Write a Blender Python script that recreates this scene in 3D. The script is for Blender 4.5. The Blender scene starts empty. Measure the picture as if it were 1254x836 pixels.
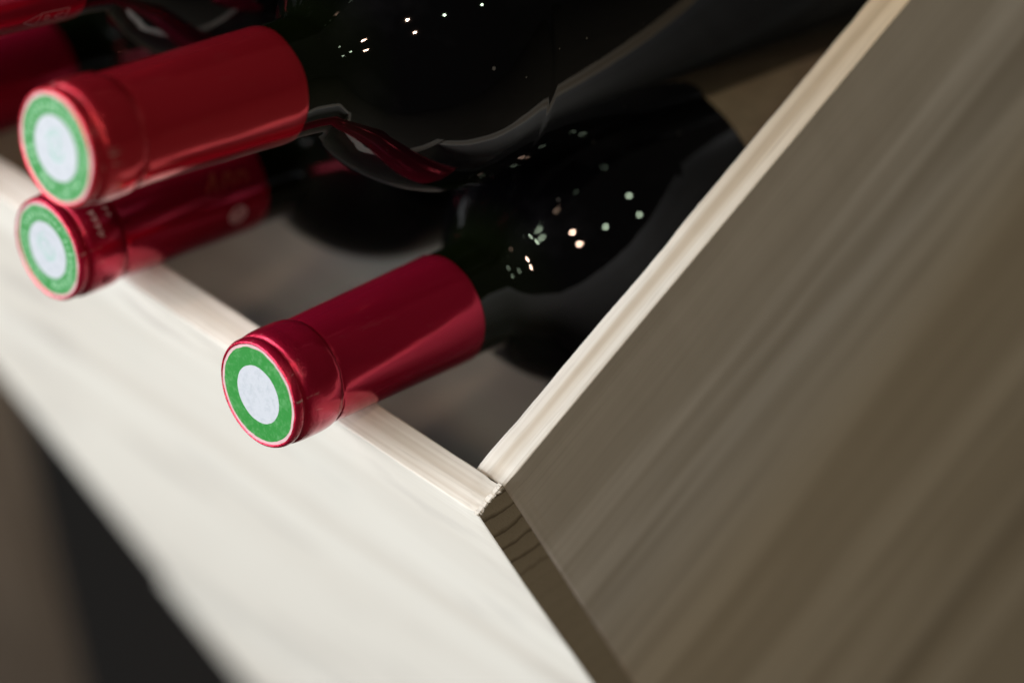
import bpy, bmesh, math, random
from mathutils import Vector, Matrix, noise
R = math.radians
random.seed(7)
S = 0.001                      # the bin is measured in millimetres from its top right front corner
ZC = 0.92                      # height of that corner above the shop floor
def P(x, y, z): return Vector((x*S, y*S, z*S + ZC))
sc = bpy.context.scene
col = sc.collection

# ------------------------------------------------------------------ camera
cam_d = bpy.data.cameras.new('camera'); cam = bpy.data.objects.new('camera', cam_d); col.objects.link(cam)
RT = Vector((0.7162695, 0.6283549, -0.3035263)); UP = Vector((-0.4329210, 0.7412658, 0.5129370)); FW = Vector((-0.5473002, 0.2359982, -0.8029741))
CP = P(323.981, -107.550, 513.405)
cam.matrix_world = Matrix(((RT.x, UP.x, -FW.x, CP.x), (RT.y, UP.y, -FW.y, CP.y), (RT.z, UP.z, -FW.z, CP.z), (0, 0, 0, 1)))
cam_d.lens = 86.524; cam_d.sensor_width = 36; cam_d.clip_start = 0.05; cam_d.clip_end = 50
cam_d.dof.use_dof = True; cam_d.dof.focus_distance = 0.620; cam_d.dof.aperture_fstop = 3.9; cam_d.dof.aperture_blades = 8
sc.camera = cam

# ------------------------------------------------------------------ world and lamps
w = bpy.data.worlds.new('World'); sc.world = w; w.use_nodes = True
w.node_tree.nodes['Background'].inputs[0].default_value = (1.0, 0.92, 0.81, 1)
w.node_tree.nodes['Background'].inputs[1].default_value = 0.028
def area(name, loc, target, sx, sy, power, color):
    l = bpy.data.lights.new(name, 'AREA'); l.shape = 'RECTANGLE'; l.size = sx; l.size_y = sy; l.energy = power; l.color = color
    o = bpy.data.objects.new(name, l); col.objects.link(o); o.location = loc
    o.rotation_euler = (Vector(target) - Vector(loc)).to_track_quat('-Z', 'Y').to_euler(); return o
area('window_light', (-2.5, -3.3, 3.9), P(-150, 0, -100), 6.0, 4.2, 580, (0.95, 0.975, 1.0))
area('ceiling_panel', P(-60, 60, 40) + Vector((-.68, -.10, .66)).normalized()*2.3, P(-60, 60, 40), 1.9, 1.9, 9, (0.66, 0.74, 1.0))
def ceiling_spot(d, color, e, rad, dist=2.3):
    l = bpy.data.lights.new('ceiling_spot', 'POINT'); l.energy = e; l.color = color; l.shadow_soft_size = rad
    o = bpy.data.objects.new('ceiling_spot', l); col.objects.link(o); o.location = P(-60, 60, 40) + Vector(d).normalized()*dist
WARM = (1.0, 0.66, 0.49); GRN = (0.80, 1.0, 0.72)
for d, c, e, rad in (((.39, -.17, .90), WARM, 16, .030), ((.54, -.24, .80), WARM, 15, .030),
                     ((.62, .07, .78), GRN, 4, .034), ((.49, .53, .69), GRN, 3.6, .034), ((.71, .43, .56), GRN, 3.6, .034),
                     ((.02, -.24, .97), GRN, 2, .028), ((-.20, -.17, .96), GRN, 1.6, .028), ((.14, -.30, .94), GRN, 2, .028)):
    ceiling_spot(d, c, e*1.25, rad)
sc.view_settings.view_transform = 'Standard'; sc.view_settings.look = 'None'; sc.view_settings.exposure = 0; sc.view_settings.gamma = 1
sc.view_settings.use_curve_mapping = False
sc.render.engine = 'CYCLES'; sc.cycles.max_bounces = 8; sc.cycles.sample_clamp_indirect = 4; sc.cycles.use_denoising = True

# ------------------------------------------------------------------ node helper
class NT:
    def __init__(s, name):
        s.m = bpy.data.materials.new(name); s.m.use_nodes = True; s.t = s.m.node_tree; s.t.nodes.clear()
        s.out = s.n('ShaderNodeOutputMaterial'); s.b = s.n('ShaderNodeBsdfPrincipled'); s.l(s.b.outputs[0], s.out.inputs[0])
    def n(s, t, **k):
        x = s.t.nodes.new(t)
        for a, v in k.items(): setattr(x, a, v)
        return x
    def l(s, a, b): s.t.links.new(a, b)
    def coord(s, scale=(1, 1, 1), loc=(0, 0, 0)):
        c = s.n('ShaderNodeTexCoord'); m = s.n('ShaderNodeMapping'); m.inputs['Scale'].default_value = scale; m.inputs['Location'].default_value = loc
        s.l(c.outputs['Object'], m.inputs[0]); return m.outputs[0]
    def noise(s, vec, scale, detail=4, rough=.55, dist=0):
        x = s.n('ShaderNodeTexNoise'); x.inputs['Scale'].default_value = scale; x.inputs['Detail'].default_value = detail
        x.inputs['Roughness'].default_value = rough; x.inputs['Distortion'].default_value = dist; s.l(vec, x.inputs['Vector']); return x.outputs[0]
    def ramp(s, fac, stops):
        x = s.n('ShaderNodeValToRGB'); e = x.color_ramp.elements
        while len(e) < len(stops): e.new(.5)
        for q, (p, c) in zip(e, stops): q.position = p; q.color = (*c, 1) if len(c) == 3 else c
        s.l(fac, x.inputs[0]); return x.outputs[0]
    def mix(s, fac, a, b, mode='MIX'):
        x = s.n('ShaderNodeMix', data_type='RGBA', blend_type=mode)
        for v, i in ((fac, 0), (a, 6), (b, 7)):
            if hasattr(v, 'is_linked'): s.l(v, x.inputs[i])
            else: x.inputs[i].default_value = v if i == 0 else (*v, 1)
        return x.outputs[2]
    def math(s, op, a, b=None, c=None):
        x = s.n('ShaderNodeMath', operation=op)
        for i, v in enumerate((a, b, c)):
            if v is None: continue
            if hasattr(v, 'is_linked'): s.l(v, x.inputs[i])
            else: x.inputs[i].default_value = v
        return x.outputs[0]
    def bump(s, h, strength, dist):
        x = s.n('ShaderNodeBump'); x.inputs['Strength'].default_value = strength; x.inputs['Distance'].default_value = dist
        s.l(h, x.inputs['Height']); s.l(x.outputs[0], s.b.inputs['Normal'])
    def set(s, **k):
        for a, v in k.items(): s.b.inputs[a.replace('_', ' ')].default_value = v

# pale wood with the grain along the object's X axis; figure sets how broad and strong the stripes are
def wood(name, light, mid, dark, figure, seed, pores=.35, heart=None, tan=None, rough=.62, fibre=.30, stain=0):
    t = NT(name)
    v = t.coord((1.6, figure, figure), (seed, seed*.7, seed*1.3))
    broad = t.noise(v, 1.0, 4, .55, .35)
    v2 = t.coord((5, figure*5, figure*5), (seed*2, 0, seed)); fine = t.noise(v2, 1.0, 5, .6, .2)
    v3 = t.coord((26, 900, 900), (seed, seed, 0)); pore = t.noise(v3, 1.0, 3, .6)
    c = t.ramp(broad, [(.34, dark), (.42, mid), (.50, mid), (.545, light), (.60, light), (.635, mid), (.70, dark)])
    c = t.mix(t.math('MULTIPLY', t.ramp(fine, [(.45, (0, 0, 0)), (.75, (1, 1, 1))]), .55), c, dark)
    c = t.mix(t.math('MULTIPLY', t.ramp(pore, [(.52, (0, 0, 0)), (.72, (1, 1, 1))]), pores), c, tuple(x*.72 for x in dark))
    fib = t.noise(t.coord((9, 430, 430), (seed, seed*3, 0)), 1, 4, .65)
    c = t.mix(t.math('MULTIPLY', t.ramp(fib, [(.46, (0,)*3), (.70, (1,)*3)]), fibre), c, dark)
    if stain:                                                    # a few soft grey handling marks
        sn = t.noise(t.coord((13, 34, 34), (seed*1.7, seed, 0)), 1, 3, .5)
        c = t.mix(t.math('MULTIPLY', t.ramp(sn, [(.57, (0,)*3), (.70, (1,)*3)]), stain), c, (.40, .365, .33))
    if heart or tan:
        q = t.n('ShaderNodeTexCoord'); sp = t.n('ShaderNodeSeparateXYZ'); t.l(q.outputs['Object'], sp.inputs[0])
        wv = t.noise(t.coord((1.1, 10, 10), (seed, 0, 0)), 1, 2)
    if heart:                                                    # browner heartwood further down the board, and one dark resin streak
        dn = t.math('ADD', t.math('MULTIPLY', sp.outputs[1], -1.0), t.math('MULTIPLY', t.math('SUBTRACT', wv, .5), .09))
        c = t.mix(t.math('MULTIPLY', t.ramp(dn, [(.085, (0,)*3), (.14, (1,)*3)]), .8), c, t.mix(1.0, c, heart, 'MULTIPLY'))
        for z0, wz, k in ((.205, .0045, .62), (.262, .009, .40), (.300, .004, .5), (.112, .003, .25)):
            g = t.math('ABSOLUTE', t.math('DIVIDE', t.math('SUBTRACT', dn, z0), wz))
            br = t.ramp(t.noise(t.coord((9, 30, 30), (z0*50, 0, 0)), 1, 2), [(.38, (.15,)*3), (.62, (1,)*3)])
            c = t.mix(t.math('MULTIPLY', t.math('MULTIPLY', t.ramp(g, [(.1, (1,)*3), (1.0, (0,)*3)]), br), k), c, (.16, .115, .07))
    if tan:                                                      # the edge turns tan towards its far end
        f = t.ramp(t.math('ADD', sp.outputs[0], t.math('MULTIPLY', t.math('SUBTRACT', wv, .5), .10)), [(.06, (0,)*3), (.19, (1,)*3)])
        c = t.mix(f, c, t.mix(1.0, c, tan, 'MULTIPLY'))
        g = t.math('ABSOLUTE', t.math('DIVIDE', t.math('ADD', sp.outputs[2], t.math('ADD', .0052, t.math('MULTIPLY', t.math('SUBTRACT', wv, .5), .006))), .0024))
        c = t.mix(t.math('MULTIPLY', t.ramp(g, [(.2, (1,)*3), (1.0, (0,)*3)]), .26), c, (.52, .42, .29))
    t.l(c, t.b.inputs['Base Color']); t.set(Roughness=rough, Specular_IOR_Level=.3)
    h = t.math('ADD', t.math('MULTIPLY', pore, .5), fine); t.bump(h, .25, .0004)
    return t.m
wood_front = wood('pale_front_wood', (.80, .77, .69), (.765, .73, .65), (.69, .645, .565), 9, 3.1, .18, stain=.45)
wood_side = wood('side_wood', (.88, .855, .81), (.70, .665, .605), (.56, .52, .46), 19, 8.3, .25, heart=(1.0, .92, .78), fibre=.2)
wood_edge = wood('edge_wood', (.85, .81, .74), (.78, .735, .655), (.58, .51, .42), 75, 5.7, .5)
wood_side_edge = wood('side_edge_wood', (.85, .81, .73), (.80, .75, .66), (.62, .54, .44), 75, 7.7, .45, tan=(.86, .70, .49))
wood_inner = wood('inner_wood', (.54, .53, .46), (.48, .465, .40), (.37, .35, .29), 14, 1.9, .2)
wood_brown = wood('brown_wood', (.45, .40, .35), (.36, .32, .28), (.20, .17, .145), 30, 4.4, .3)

def end_grain():
    t = NT('end_grain_wood')
    c = t.n('ShaderNodeTexCoord'); sp = t.n('ShaderNodeSeparateXYZ'); t.l(c.outputs['Object'], sp.inputs[0])
    # late-wood rings: thin dark lines that run down across the thickness (object Y down the board, Z through it)
    wob = t.noise(t.coord((1, 110, 110)), 1, 2)
    v = t.math('ADD', t.math('MULTIPLY', sp.outputs[1], -1000.0), t.math('MULTIPLY', sp.outputs[2], 520.0))
    v = t.math('ADD', v, t.math('MULTIPLY', wob, 5.2))
    ph = t.math('FRACT', t.math('DIVIDE', t.math('ADD', v, -.4), 7.5))
    line = t.ramp(ph, [(.0, (.15,)*3), (.70, (.0,)*3), (.93, (1,)*3), (1.0, (.2,)*3)])
    fade = t.ramp(t.math('DIVIDE', v, 60.0), [(.50, (1,)*3), (.72, (.12,)*3)])
    saw = t.noise(t.coord((1, 700, 2600)), 1, 3)
    base = t.mix(t.noise(t.coord((60, 60, 60)), 1, 3), (.42, .36, .27), (.52, .46, .36))
    base = t.mix(t.math('MULTIPLY', t.ramp(saw, [(.5, (0,)*3), (.7, (1,)*3)]), .3), base, (.30, .25, .18))
    col_ = t.mix(t.math('MULTIPLY', t.math('MULTIPLY', line, fade), .85), base, (.12, .09, .055))
    t.l(col_, t.b.inputs['Base Color']); t.set(Roughness=.8, Specular_IOR_Level=.15); t.bump(saw, .5, .0005)
    return t.m
wood_end = end_grain()

def capsule_mat(name, base, seed):
    t = NT(name)
    n1 = t.noise(t.coord((70, 70, 18), (seed, 0, 0)), 1, 3); n2 = t.noise(t.coord((900, 900, 500), (0, seed, 0)), 1, 4, .6)
    sm = t.noise(t.coord((240, 240, 60), (0, 0, seed)), 1, 5, .7)
    c = t.mix(t.math('MULTIPLY', n1, .5), base, tuple(x*.72 for x in base))
    t.l(c, t.b.inputs['Base Color'])
    t.set(Metallic=.62, Specular_IOR_Level=.5, Coat_Weight=.2, Coat_Roughness=.10)
    q = t.n('ShaderNodeTexCoord'); sp = t.n('ShaderNodeSeparateXYZ'); t.l(q.outputs['Object'], sp.inputs[0])
    crimp = t.ramp(t.math('MULTIPLY', sp.outputs[2], 100.0), [(.42, (1,)*3), (.90, (.0,)*3)])   # crimped, scuffed foil at the tip
    n3 = t.noise(t.coord((1100, 1100, 1700), (seed, seed, 0)), 1, 4, .65)
    h = t.math('ADD', t.math('MULTIPLY', n1, 1.0), t.math('MULTIPLY', n2, .05))
    t.bump(t.math('ADD', h, t.math('MULTIPLY', t.math('MULTIPLY', n3, crimp), .9)), .35, .0009)
    t.l(t.math('SUBTRACT', t.ramp(sm, [(.35, (.12,)*3), (.65, (.20,)*3)]), t.math('MULTIPLY', crimp, .07)), t.b.inputs['Roughness'])
    scr = t.ramp(t.noise(t.coord((330, 330, 75), (0, seed, seed)), 1, 6, .75), [(.60, (0,)*3), (.66, (1,)*3)])
    worn = t.math('MULTIPLY', scr, t.math('ADD', t.math('MULTIPLY', crimp, .8), .03))
    t.l(t.mix(worn, c, (.85, .55, .52)), t.b.inputs['Base Color'])
    return t.m
cap_red = capsule_mat('wine_red_foil', (.62, .012, .058), 2.0)
cap_bright = capsule_mat('bright_red_foil', (.77, .026, .052), 6.0)

def plain(name, c, rough, spec=.4, metal=0, mottle=0, scale=900):
    t = NT(name); t.set(Roughness=rough, Specular_IOR_Level=spec, Metallic=metal)
    n = t.noise(t.coord((scale,)*3), 1, 4, .6)
    t.l(t.mix(t.math('MULTIPLY', t.ramp(n, [(.42, (0,)*3), (.68, (1,)*3)]), mottle), c, tuple(x*.55 for x in c)), t.b.inputs['Base Color']); return t.m
seal_green = None
def seal_mat(name, base, other, lettering):
    t = NT(name)
    n = t.noise(t.coord((560,)*3), 1, 6, .72)
    f = t.math('MULTIPLY', t.ramp(n, [(.48, (0,)*3), (.66, (1,)*3)]), lettering)
    t.l(t.mix(f, base, other), t.b.inputs['Base Color']); t.set(Roughness=.42, Specular_IOR_Level=.45)
    t.bump(n, .35, .0003); return t.m
green_print = seal_mat('seal_green_print', (.016, .20, .026), (.11, .33, .12), .6)
green_print_pale = seal_mat('pale_seal_green_print', (.028, .22, .045), (.20, .42, .24), .8)
white_print = seal_mat('seal_white_print', (.47, .495, .53), (.36, .40, .43), .6)
pale_rim = plain('worn_pale_rim', (.60, .40, .41), .45, .4, 0, .35, 500)
letter_print = plain('pale_green_lettering', (.42, .70, .46), .5, .3)
emblem_print = plain('grey_green_emblem', (.30, .48, .42), .5, .3)
gold_print = plain('gold_print', (.38, .07, .035), .45, .4, .2)
silver_print = plain('pale_print', (.62, .50, .50), .45, .4)
label_paper = plain('label_paper', (.26, .21, .14), .7, .2, 0, .3, 200)

def glass():
    t = NT('dark_wine_glass')
    c = t.n('ShaderNodeTexCoord'); sp = t.n('ShaderNodeSeparateXYZ'); t.l(c.outputs['Object'], sp.inputs[0])
    # wine fills the bottle up to the neck: the empty neck is greener than the filled body
    f = t.ramp(t.math('MULTIPLY', sp.outputs[2], 10.0), [(.74, (0,)*3), (.90, (1,)*3)])
    vo = t.n('ShaderNodeTexVoronoi'); vo.inputs['Scale'].default_value = 300; t.l(t.coord(), vo.inputs['Vector'])
    sep = t.n('ShaderNodeSeparateColor'); t.l(vo.outputs['Color'], sep.inputs[0])
    keep = t.math('GREATER_THAN', sep.outputs[0], .86)
    sz = t.math('MULTIPLY', sep.outputs[1], .16)
    dust = t.math('MULTIPLY', keep, t.math('LESS_THAN', vo.outputs['Distance'], sz))
    film = t.math('MULTIPLY', t.ramp(t.noise(t.coord((40, 40, 25)), 1, 4, .6), [(.5, (0,)*3), (.8, (1,)*3)]), .012)
    gl = t.mix(f, (.004, .0065, .0015), (.0010, .0009, .0012))
    gl = t.mix(film, gl, (.5, .5, .55))
    t.l(t.mix(t.math('MULTIPLY', dust, .35), gl, (.30, .29, .26)), t.b.inputs['Base Color'])
    t.set(IOR=1.45, Roughness=.028)
    h = t.noise(t.coord((55, 55, 22)), 1, 3); t.bump(h, .06, .0016)
    return t.m
bottle_glass_m = glass()
floor_m = plain('warm_floor', (.09, .078, .058), .6, .3, 0, .35, 5)
mat_m = plain('shade_mat_black', (.007, .006, .005), .8, .08, 0, .4, 300)
shop_m = plain('shop_panel', (.10, .085, .07), .8, .2, 0, .3, 4)

# ------------------------------------------------------------------ object helpers
def link(name, bm, mats, parent=None, mw=None, smooth=False):
    me = bpy.data.meshes.new(name); bm.normal_update(); bm.to_mesh(me); bm.free()
    for m in (mats if isinstance(mats, (list, tuple)) else [mats]): me.materials.append(m)
    if smooth:
        for p in me.polygons: p.use_smooth = True
    o = bpy.data.objects.new(name, me); col.objects.link(o)
    if mw is not None: o.matrix_world = mw
    if parent is not None:
        o.parent = parent
        o.matrix_parent_inverse = Matrix.Identity(4)
        if mw is not None: o.matrix_basis = parent.matrix_world.inverted() @ mw
    return o
def empty(name, label, cat, mw, group=None):
    o = bpy.data.objects.new(name, None); col.objects.link(o); o.empty_display_size = .02; o.matrix_world = mw
    o['label'] = label; o['category'] = cat
    if group: o['group'] = group
    return o
def frame(org, x, y, z):
    x, y, z = Vector(x), Vector(y), Vector(z)
    return Matrix(((x.x, y.x, z.x, org.x), (x.y, y.y, z.y, org.y), (x.z, y.z, z.z, org.z), (0, 0, 0, 1)))

# A board: local X along the grain (0..ln), Y across (0..-wd), Z through (0..-th). Corners are rounded and a little uneven.
# Material 0 = broad faces, 1 = narrow edges, 2 = sawn ends. skew shears the ends: x shifts by skew per metre of Y.
def board(name, org, ax, ay, az, ln, wd, th, mats, parent, step=4.0, wear=.22, bev=.7, seed=0, skew0=0, skew1=0, chips=(), ny=8, twist=0, y0=0):
    ln, wd, th, bev, wear = ln*S, wd*S, th*S, bev*S, wear*S
    sec = []                                                     # cross-section (y, z, outward y, outward z, material)
    def corner(cy, cz, a0):
        for k in range(4):
            a = a0 + k*math.pi/6
            sec.append([cy + bev*math.cos(a), cz + bev*math.sin(a), math.cos(a), math.sin(a), 1])
    corner(-bev, -bev, 0); 
    for k in range(1, ny): sec.append([-wd*k/ny, 0, 0, 1, 0])
    corner(-wd + bev, -bev, math.pi/2)
    corner(-wd + bev, -th + bev, math.pi)
    for k in range(1, ny): sec.append([-wd + wd*k/ny, -th, 0, -1, 0])
    corner(-bev, -th + bev, 1.5*math.pi)
    n = len(sec); bm = bmesh.new(); rings = []
    ns = max(4, int(ln/(step*S)))
    for i in range(ns + 1):
        u = ln*i/ns; ring = []
        for j, (y, z, oy, oz, m) in enumerate(sec):
            q = Vector((u*160 + seed*17, y*90, z*90)); g = noise.noise(q); g2 = noise.noise(q*4.3)
            k = wear*(g*.9 + g2*.5) * (1.0 if m == 1 else .35)
            for (cu, cw, cy_, cz_, dep) in chips:               # a chip bites the corner nearest (cy_, cz_)
                if abs(u/S - cu) < cw and abs(y/S - cy_) < 2.2 and abs(z/S - cz_) < 2.2:
                    k -= dep*S*(1 - abs(u/S - cu)/cw)**.6
            s0, s1 = skew0*y, skew1*y
            uu = s0 + (ln + s1 - s0)*i/ns
            if i in (0, ns): uu += wear*.9*noise.noise(Vector((y*700, z*900, seed + i)))
            zt = -twist*(uu/.369)*(y - y0*S)                    # a board may be slightly wound: its far end leans out
            ring.append(bm.verts.new((uu, y + k*oy, z + k*oz + zt)))
        rings.append(ring)
    for a, b in zip(rings, rings[1:]):
        for j in range(n):
            f = bm.faces.new((a[j], b[j], b[(j+1) % n], a[(j+1) % n]))
            y = (sec[j][0] + sec[(j+1) % n][0])/2; z = (sec[j][1] + sec[(j+1) % n][1])/2
            f.material_index = 0 if (abs(z) < bev*.3 or abs(z + th) < bev*.3) else 1
            f.smooth = True
    for ring, flip in ((rings[0], False), (rings[-1], True)):
        f = bm.faces.new(ring if not flip else ring[::-1]); f.material_index = 2
    bmesh.ops.recalc_face_normals(bm, faces=bm.faces)
    return link(name, bm, mats, parent, frame(org, ax, ay, az))

# ------------------------------------------------------------------ the shop behind
bm = bmesh.new(); bmesh.ops.create_grid(bm, x_segments=8, y_segments=8, size=6)
for v in bm.verts: v.co.z = 0.0
o = link('floor', bm, floor_m); o['kind'] = 'structure'
bm = bmesh.new(); bmesh.ops.create_cube(bm, size=1)  # black mat added for the shade by the bin; it also darkens bottle reflections
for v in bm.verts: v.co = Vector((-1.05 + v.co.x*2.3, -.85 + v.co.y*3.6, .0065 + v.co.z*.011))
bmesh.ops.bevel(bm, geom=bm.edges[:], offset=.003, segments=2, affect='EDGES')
o = link('shade_mat', bm, mat_m); o['label'] = 'nearly black mat added on the floor for the bin shade, between the pale front and the brown board'; o['category'] = 'mat'

# ------------------------------------------------------------------ the wooden display bin
T, TS = 9.96, 10.0
bin_ = empty('wooden_display_bin', 'pale wooden display bin with bright front board and shaded side panel holding the bottles', 'wooden bin', Matrix.Translation(P(-185, 150, -920)))
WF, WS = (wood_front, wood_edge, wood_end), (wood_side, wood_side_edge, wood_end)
X, Y, Z = Vector((1, 0, 0)), Vector((0, 1, 0)), Vector((0, 0, 1))
# front: two planks, grain left-right; local X runs to the left, local Y up, local Z out of the front
TW = .05                                                        # the front is slightly wound: its left end leans out going down
board('front_plank', P(0, 0, 0), -X, Z, -Y, 367, 418, T, WF, bin_, step=2.0, wear=.15, bev=.55, seed=1, twist=TW,
      chips=((1.2, 2.4, 0, 0, .5), (3.2, 2.0, 0, -T, .6), (148, 5, 0, -T, 1.1), (146, 3, -1, -T, .8)), ny=10)
board('front_plank', P(0, 0, -418.3), -X, Z, -Y, 375, 500, T, WF, bin_, step=5.0, seed=2, twist=TW, y0=418.3, ny=6)
# right side panel behind the front's end: grain front-back
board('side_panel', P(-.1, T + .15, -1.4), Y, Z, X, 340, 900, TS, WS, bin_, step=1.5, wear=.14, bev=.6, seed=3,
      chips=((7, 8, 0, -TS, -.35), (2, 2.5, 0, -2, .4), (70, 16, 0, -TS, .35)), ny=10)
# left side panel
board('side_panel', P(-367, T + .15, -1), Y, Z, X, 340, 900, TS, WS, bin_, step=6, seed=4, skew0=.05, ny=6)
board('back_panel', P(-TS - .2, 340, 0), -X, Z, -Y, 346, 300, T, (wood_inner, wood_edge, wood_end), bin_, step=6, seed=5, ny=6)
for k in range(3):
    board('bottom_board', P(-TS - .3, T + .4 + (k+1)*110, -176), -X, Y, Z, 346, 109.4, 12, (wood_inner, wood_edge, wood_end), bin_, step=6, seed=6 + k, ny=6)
# torn fibres along the sawn top end of the front plank
bm = bmesh.new()
for k in range(26):
    y0 = 9.6*((k + random.random())/26) + .1
    tear = 1.0 if (y0 < 2.0 or y0 > 7.6) else .55
    L_ = tear*random.uniform(.25, 1.0); wd = random.uniform(.18, .42); hh = tear*random.uniform(.3, 1.3)
    x0, z0 = -random.uniform(.9, 1.6), random.uniform(-.05, .08)
    v = lambda x, y, z: bm.verts.new((x*S, y*S, z*S))
    j = lambda: random.uniform(-.12, .12)
    a_, b_ = (v(x0, y0 - wd, z0 - .1), v(x0, y0 + wd, z0 - .1))
    c_, d_ = (v(-.15 + j(), y0 - wd, z0 + .06), v(-.15 + j(), y0 + wd, z0 + .06))
    e_, f_ = (v(L_*.5 + j(), y0 - wd*.8 + j(), z0 - hh*.45), v(L_*.5 + j(), y0 + wd*.8 + j(), z0 - hh*.45))
    g_ = v(L_*.45, y0 + j()*2, z0 - hh*1.5); h_ = v(-.5, y0, z0 - hh*1.2)
    for q in ((a_, b_, d_, c_), (c_, d_, f_, e_), (e_, f_, g_), (a_, c_, e_, g_, h_), (b_, h_, g_, f_, d_), (a_, h_, b_)): bm.faces.new(q)
bmesh.ops.recalc_face_normals(bm, faces=bm.faces)
o = link('splinter', bm, wood_edge, bin_, Matrix.Translation(P(0, 0, -.1))); o['kind'] = 'stuff'

# ------------------------------------------------------------------ brown board standing beyond the bin
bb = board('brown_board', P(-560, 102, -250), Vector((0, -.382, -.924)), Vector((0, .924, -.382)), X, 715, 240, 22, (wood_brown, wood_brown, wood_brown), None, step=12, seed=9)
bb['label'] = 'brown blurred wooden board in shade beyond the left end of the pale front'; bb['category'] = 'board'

# ------------------------------------------------------------------ bottles
CAP = 66.7
cap_prof = [(1.0, 13.35), (.35, 13.75), (.5, 14.2), (1.1, 14.55), (2.2, 14.75), (2.9, 14.6), (3.4, 14.0), (3.9, 14.05), (4.6, 14.85), (6.0, 15.15), (9, 15.25), (13, 15.2), (15.2, 15.0),
            (16.2, 14.65), (16.7, 14.35), (17.3, 14.45), (18.2, 14.5), (24, 14.6), (40, 14.9), (55, 15.2), (CAP - .25, 15.45), (CAP, 15.4), (CAP, 15.05)]
gl_prof = [(CAP - 6, 14.4), (CAP - 1, 15.0), (72, 15.15), (76, 15.35), (79, 15.7), (81.5, 16.5), (84, 18.0), (87, 20.3), (90, 23.0), (94, 26.3), (98.5, 29.4), (103, 31.9), (108, 34.1), (114, 35.9), (120, 36.9), (127, 37.4), (136, 37.5),
           (200, 37.5), (288, 37.5), (294, 37.0), (298, 35.4), (300, 33.0), (300, 29.0), (294, 22.0), (284, 12.0), (278, 4.0), (277, .01)]
def lathe(bm, prof, seg, wob=None):
    rings = []
    for s, r in prof:
        ring = []
        for k in range(seg):
            a = 2*math.pi*k/seg; rr, ss = r, s
            if wob: rr, ss = wob(s, r, a)
            ring.append(bm.verts.new((rr*math.cos(a)*S, rr*math.sin(a)*S, ss*S)))
        rings.append(ring)
    for a, b in zip(rings, rings[1:]):
        for k in range(seg): bm.faces.new((a[k], a[(k+1) % seg], b[(k+1) % seg], b[k]))
    bmesh.ops.recalc_face_normals(bm, faces=bm.faces); return rings
def smooth_prof(prof, n):                                       # Catmull-Rom through the profile points
    out = []
    for i in range(len(prof) - 1):
        p0, p1, p2, p3 = prof[max(0, i-1)], prof[i], prof[i+1], prof[min(len(prof)-1, i+2)]
        for k in range(n):
            t = k/n; q = []
            for c in (0, 1): q.append(.5*(2*p1[c] + (p2[c]-p0[c])*t + (2*p0[c]-5*p1[c]+4*p2[c]-p3[c])*t*t + (3*p1[c]-p0[c]-3*p2[c]+p3[c])*t**3))
            out.append((q[0], max(q[1], .01)))
    return out + [prof[-1]]
def disc(bm, r0, r1, z, mi, seg=72, jit=0, seed=0):
    a_, b_ = [], []
    for k in range(seg):
        a = 2*math.pi*k/seg
        j = jit*noise.noise(Vector((math.cos(a)*3 + seed, math.sin(a)*3, seed))) + jit*.6*noise.noise(Vector((math.cos(a)*11, math.sin(a)*11, seed)))
        if r0 > 0: a_.append(bm.verts.new((r0*math.cos(a)*S, r0*math.sin(a)*S, z*S)))
        b_.append(bm.verts.new(((r1 + j)*math.cos(a)*S, (r1 + j)*math.sin(a)*S, z*S)))
    if r0 > 0:
        for k in range(seg): bm.faces.new((a_[k], b_[k], b_[(k+1) % seg], a_[(k+1) % seg])).material_index = mi
    else: bm.faces.new(b_).material_index = mi
def cap_r(s): 
    for (a, ra), (b, rb) in zip(cap_prof[2:], cap_prof[3:]):
        if a <= s <= b and b > a: return ra + (rb - ra)*(s - a)/(b - a)
    return 15.4
# a print stroke laid on the capsule: points are (distance from the tip, angle round it)
def stroke(bm, pts, wd, closed=False, off=.07):
    q = list(pts) + ([pts[0]] if closed else [])
    fine = []
    for (s0, a0), (s1, a1) in zip(q, q[1:]):
        for k in range(6): fine.append((s0 + (s1-s0)*k/6, a0 + (a1-a0)*k/6))
    fine.append(q[-1])
    prev = None
    for i, (s, a) in enumerate(fine):
        s2, a2 = fine[min(i+1, len(fine)-1)]; s1, a1 = fine[max(i-1, 0)]
        ds, da = s2 - s1, (a2 - a1)*15; n = math.hypot(ds, da) or 1
        ps, pa = -da/n*wd/2, ds/n*wd/2/15
        pr = []
        for sg in (1, -1):
            ss, aa = s + sg*ps, a + sg*pa; r = cap_r(ss) + off
            pr.append(bm.verts.new((r*math.cos(aa)*S, r*math.sin(aa)*S, ss*S)))
        if prev: bm.faces.new((prev[0], pr[0], pr[1], prev[1]))
        prev = pr
def patch(bm, s, a, hs, ha, off=.07, seg=28, r=None):
    vs = [bm.verts.new(((cap_r(s) + off)*math.cos(a)*S, (cap_r(s) + off)*math.sin(a)*S, s*S))]
    for k in range(seg):
        t = 2*math.pi*k/seg; ss = s + hs*math.cos(t); aa = a + ha*math.sin(t)/15; rr = cap_r(ss) + off
        vs.append(bm.verts.new((rr*math.cos(aa)*S, rr*math.sin(aa)*S, ss*S)))
    for k in range(seg): bm.faces.new((vs[0], vs[1 + k], vs[1 + (k+1) % seg]))

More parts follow.
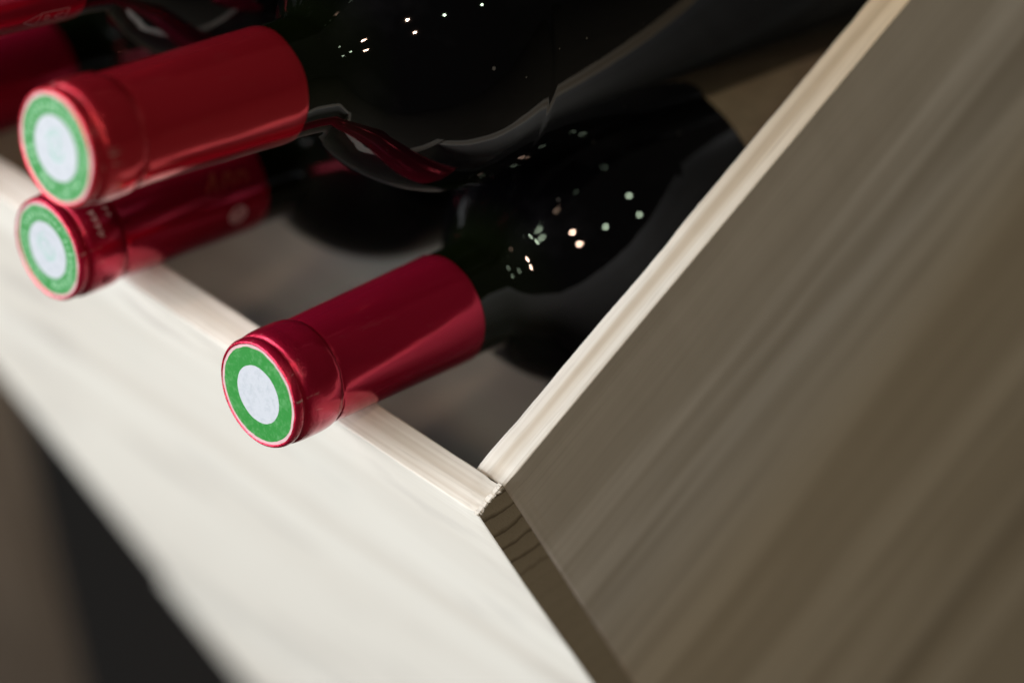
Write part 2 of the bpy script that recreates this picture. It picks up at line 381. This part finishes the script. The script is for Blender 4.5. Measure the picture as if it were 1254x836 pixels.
gl_prof = [(q, r if q < 80 else max(.01, r + (r - 15.5)*(4.5/22))) for q, r in gl_prof]
bm = bmesh.new(); lathe(bm, smooth_prof(gl_prof, 4), 96); glass_me = None
G_BOTTLE = 'red capped wine bottles lying in the bin'
def bottle(label, pos, pitch, yaw, foil, seed, spin, plain_seal=False, scale=1.0):
    ax = Vector((math.sin(yaw)*math.cos(pitch), math.cos(yaw)*math.cos(pitch), -math.sin(pitch)))
    u = Z.cross(ax).normalized(); v = ax.cross(u)
    M = frame(P(*pos), u, v, ax) @ Matrix.Scale(scale, 4)
    t = empty('wine_bottle', label, 'wine bottle', M, G_BOTTLE)
    g = bpy.data.objects.new('glass_body', glass_mesh); col.objects.link(g); g.parent = t
    # foil capsule, slightly creased
    def wob(s, r, a):
        c = noise.noise(Vector((math.cos(a)*2.2 + seed, math.sin(a)*2.2, s*.10)))
        d = noise.noise(Vector((math.cos(a)*7 + seed, math.sin(a)*7, s*.55)))
        k = .10*c + (.07*d if s < 18 else .025*d)
        ds = (.16*c + .10*d) if (s < 1.2 or 14 < s < 18) else (.25*c if s > CAP - .5 else 0)
        return r + k, s + ds
    bm = bmesh.new(); lathe(bm, cap_prof[:2] + smooth_prof(cap_prof[2:-2], 3) + cap_prof[-2:], 112, wob)
    c = link('capsule', bm, foil, t, M, True)
    # round seal on the tip: worn pale rim, green ring, white centre
    bm = bmesh.new()
    disc(bm, 0, 13.9, .62, 0, 72, .10, seed); disc(bm, 0, 12.8, .60, 1, 96, .30, seed + 3); disc(bm, 0, 7.9 if plain_seal else 8.2, .58, 2, 72, .10, seed + 5)
    rim = link('end_seal', bm, [pale_rim, green_print if plain_seal else green_print_pale, white_print], c, M @ Matrix.Rotation(spin, 4, 'Z'))
    if not plain_seal:
        bm = bmesh.new()                                        # ring of tiny worn letters, and a curled emblem in the middle
        nl = 34
        for k in range(nl):
            if noise.noise(Vector((k*.7, seed, 0))) < -.25: continue
            a = 2*math.pi*k/nl; h = random.uniform(.8, 1.15)
            for (r0, r1, a0, a1) in ((9.9 - h*.5, 9.9 + h, -.035, -.018), (9.9 + h*.6, 9.9 + h, -.035, .035), (9.9 - h*.5, 9.9 + h*random.uniform(.2, 1), .018, .035)):
                vs = [bm.verts.new((r*math.cos(a + b)*S, r*math.sin(a + b)*S, .56*S)) for r, b in ((r0, a0), (r1, a0), (r1, a1), (r0, a1))]
                bm.faces.new(vs)
        n0 = len(bm.faces)
        for (cx, cy, r, a0, a1, wd) in ((0, .6, 2.5, .3, 4.6, .55), (.4, -1.6, 2.0, -2.6, 1.8, .5), (-.8, 1.0, 1.0, 0, 5.0, .4), (.8, -.2, 4.2, 3.6, 5.6, .35)):
            pr = None
            for k in range(15):
                a = a0 + (a1 - a0)*k/14; q = [bm.verts.new(((cx + (r + sg*wd/2)*math.cos(a))*S, (cy + (r + sg*wd/2)*math.sin(a))*S, .56*S)) for sg in (-1, 1)]
                if pr: bm.faces.new((pr[0], q[0], q[1], pr[1])).material_index = 1
                pr = q
        link('seal_lettering', bm, [letter_print, emblem_print], c, M @ Matrix.Rotation(spin, 4, 'Z'))
    return t, c, M
glass_mesh = bpy.data.meshes.new('glass_body'); bm.normal_update(); bm.to_mesh(glass_mesh); bm.free(); glass_mesh.materials.append(bottle_glass_m)
for p in glass_mesh.polygons: p.use_smooth = True

PIT = R(33.63)
b1, c1, M1 = bottle('red capped bottle beside the side panel, its sharp seal plain green and white', (-54.66, -12.0, 29.35), PIT, 0, cap_red, 1.3, .4, True)
b2, c2, M2 = bottle('red capped bottle with a faint round badge, resting on the front board below another neck', (-142.2, -11.3, 28.83), PIT, 0, cap_red, 4.1, 1.9)
b3, c3, M3 = bottle('bright red capped bottle in the upper row whose seal hangs over another seal', (-79.28, -7.72, 114.7), R(36.3), .003, cap_bright, 7.7, 2.6, scale=.977)
b4, c4, M4 = bottle('red capped bottle at the top left corner with a small outlined flag', (-165.87, -7.48, 113.74), R(36.3), 0, cap_red, 9.2, .9, scale=.977)
b5, c5, M5 = bottle('dim dark red capped bottle low at the left edge, under the flagged capsule', (-229.7, -11.3, 28.8), PIT, 0, cap_red, 11.5, 3.1)
bottle('red capped bottle beyond the left edge of the photo, left of the flagged capsule', (-253.4, -8, 113), R(36.3), 0, cap_red, 13.9, 2.2, scale=.977)  # this and the next two are unseen, added only to shade the far-left caps
bottle('red capped bottle on top of the heap above the flagged capsule, beyond the frame', (-124, -6, 193), R(36.3), 0, cap_red, 15.2, 1.2, scale=.977)
bottle('unseen red capped bottle added on top of the heap at its left end to shade the caps below', (-212, -6, 193), R(36.3), 0, cap_red, 17.7, .3, scale=.977)
# paper label on the body of the bottle by the side panel
bm = bmesh.new(); pr = None
for k in range(41):
    a = .35 + 2.45*k/40; q = [bm.verts.new((42.12*math.cos(a)*S, 42.12*math.sin(a)*S, s*S)) for s in (155.5, 262)]
    if pr: bm.faces.new((pr[0], q[0], q[1], pr[1]))
    pr = q
link('paper_label', bm, label_paper, b1, M1, True)
# outlined flag on the corner capsule
bm = bmesh.new()
A, B, C_, D_, E_ = (47.2, -2.58), (52.3, -2.75), (51.9, -2.38), (61.4, -2.74), (61.1, -2.44)
for pts, cl in (((A, B, C_), True), ((B, D_, E_, C_), True), (((54.2, -2.53), (53.9, -2.67), (55.2, -2.64), (55.5, -2.52)), True), (((60.0, -2.64), (58.3, -2.63), (57.3, -2.575), (58.6, -2.51), (60.0, -2.52)), False)):
    stroke(bm, pts, .24, cl)
link('flag_print', bm, silver_print, c4, M4)
# badge, gold mark and tiny letters on the second capsule
bm = bmesh.new(); patch(bm, 55.3, -3.08, 3.3, 2.9); link('round_badge', bm, silver_print, c2, M2, True)
bm = bmesh.new()
for pts in (((45.8, 2.56), (48, 2.42), (50, 2.25), (49, 2.6)), ((51.5, 2.6), (53.4, 2.37), (55.4, 2.37), (54.4, 2.6)), ((56.3, 2.6), (58.0, 2.42), (60.3, 2.45), (59.7, 2.63))): stroke(bm, pts, 1.15)
link('gold_mark', bm, gold_print, c2, M2)
bm = bmesh.new()
for k in range(4):
    a = 2.14 + .135*k
    stroke(bm, ((7.6, a), (9.6, a)), .35); stroke(bm, ((9.6, a), (8.2, a + .05), (9.6, a + .085)), .3)
for k in range(2): stroke(bm, ((12.4, 2.15 + .13*k), (14.0, 2.15 + .13*k), (13.2, 2.22 + .13*k)), .35)
link('tiny_letters', bm, silver_print, c2, M2)
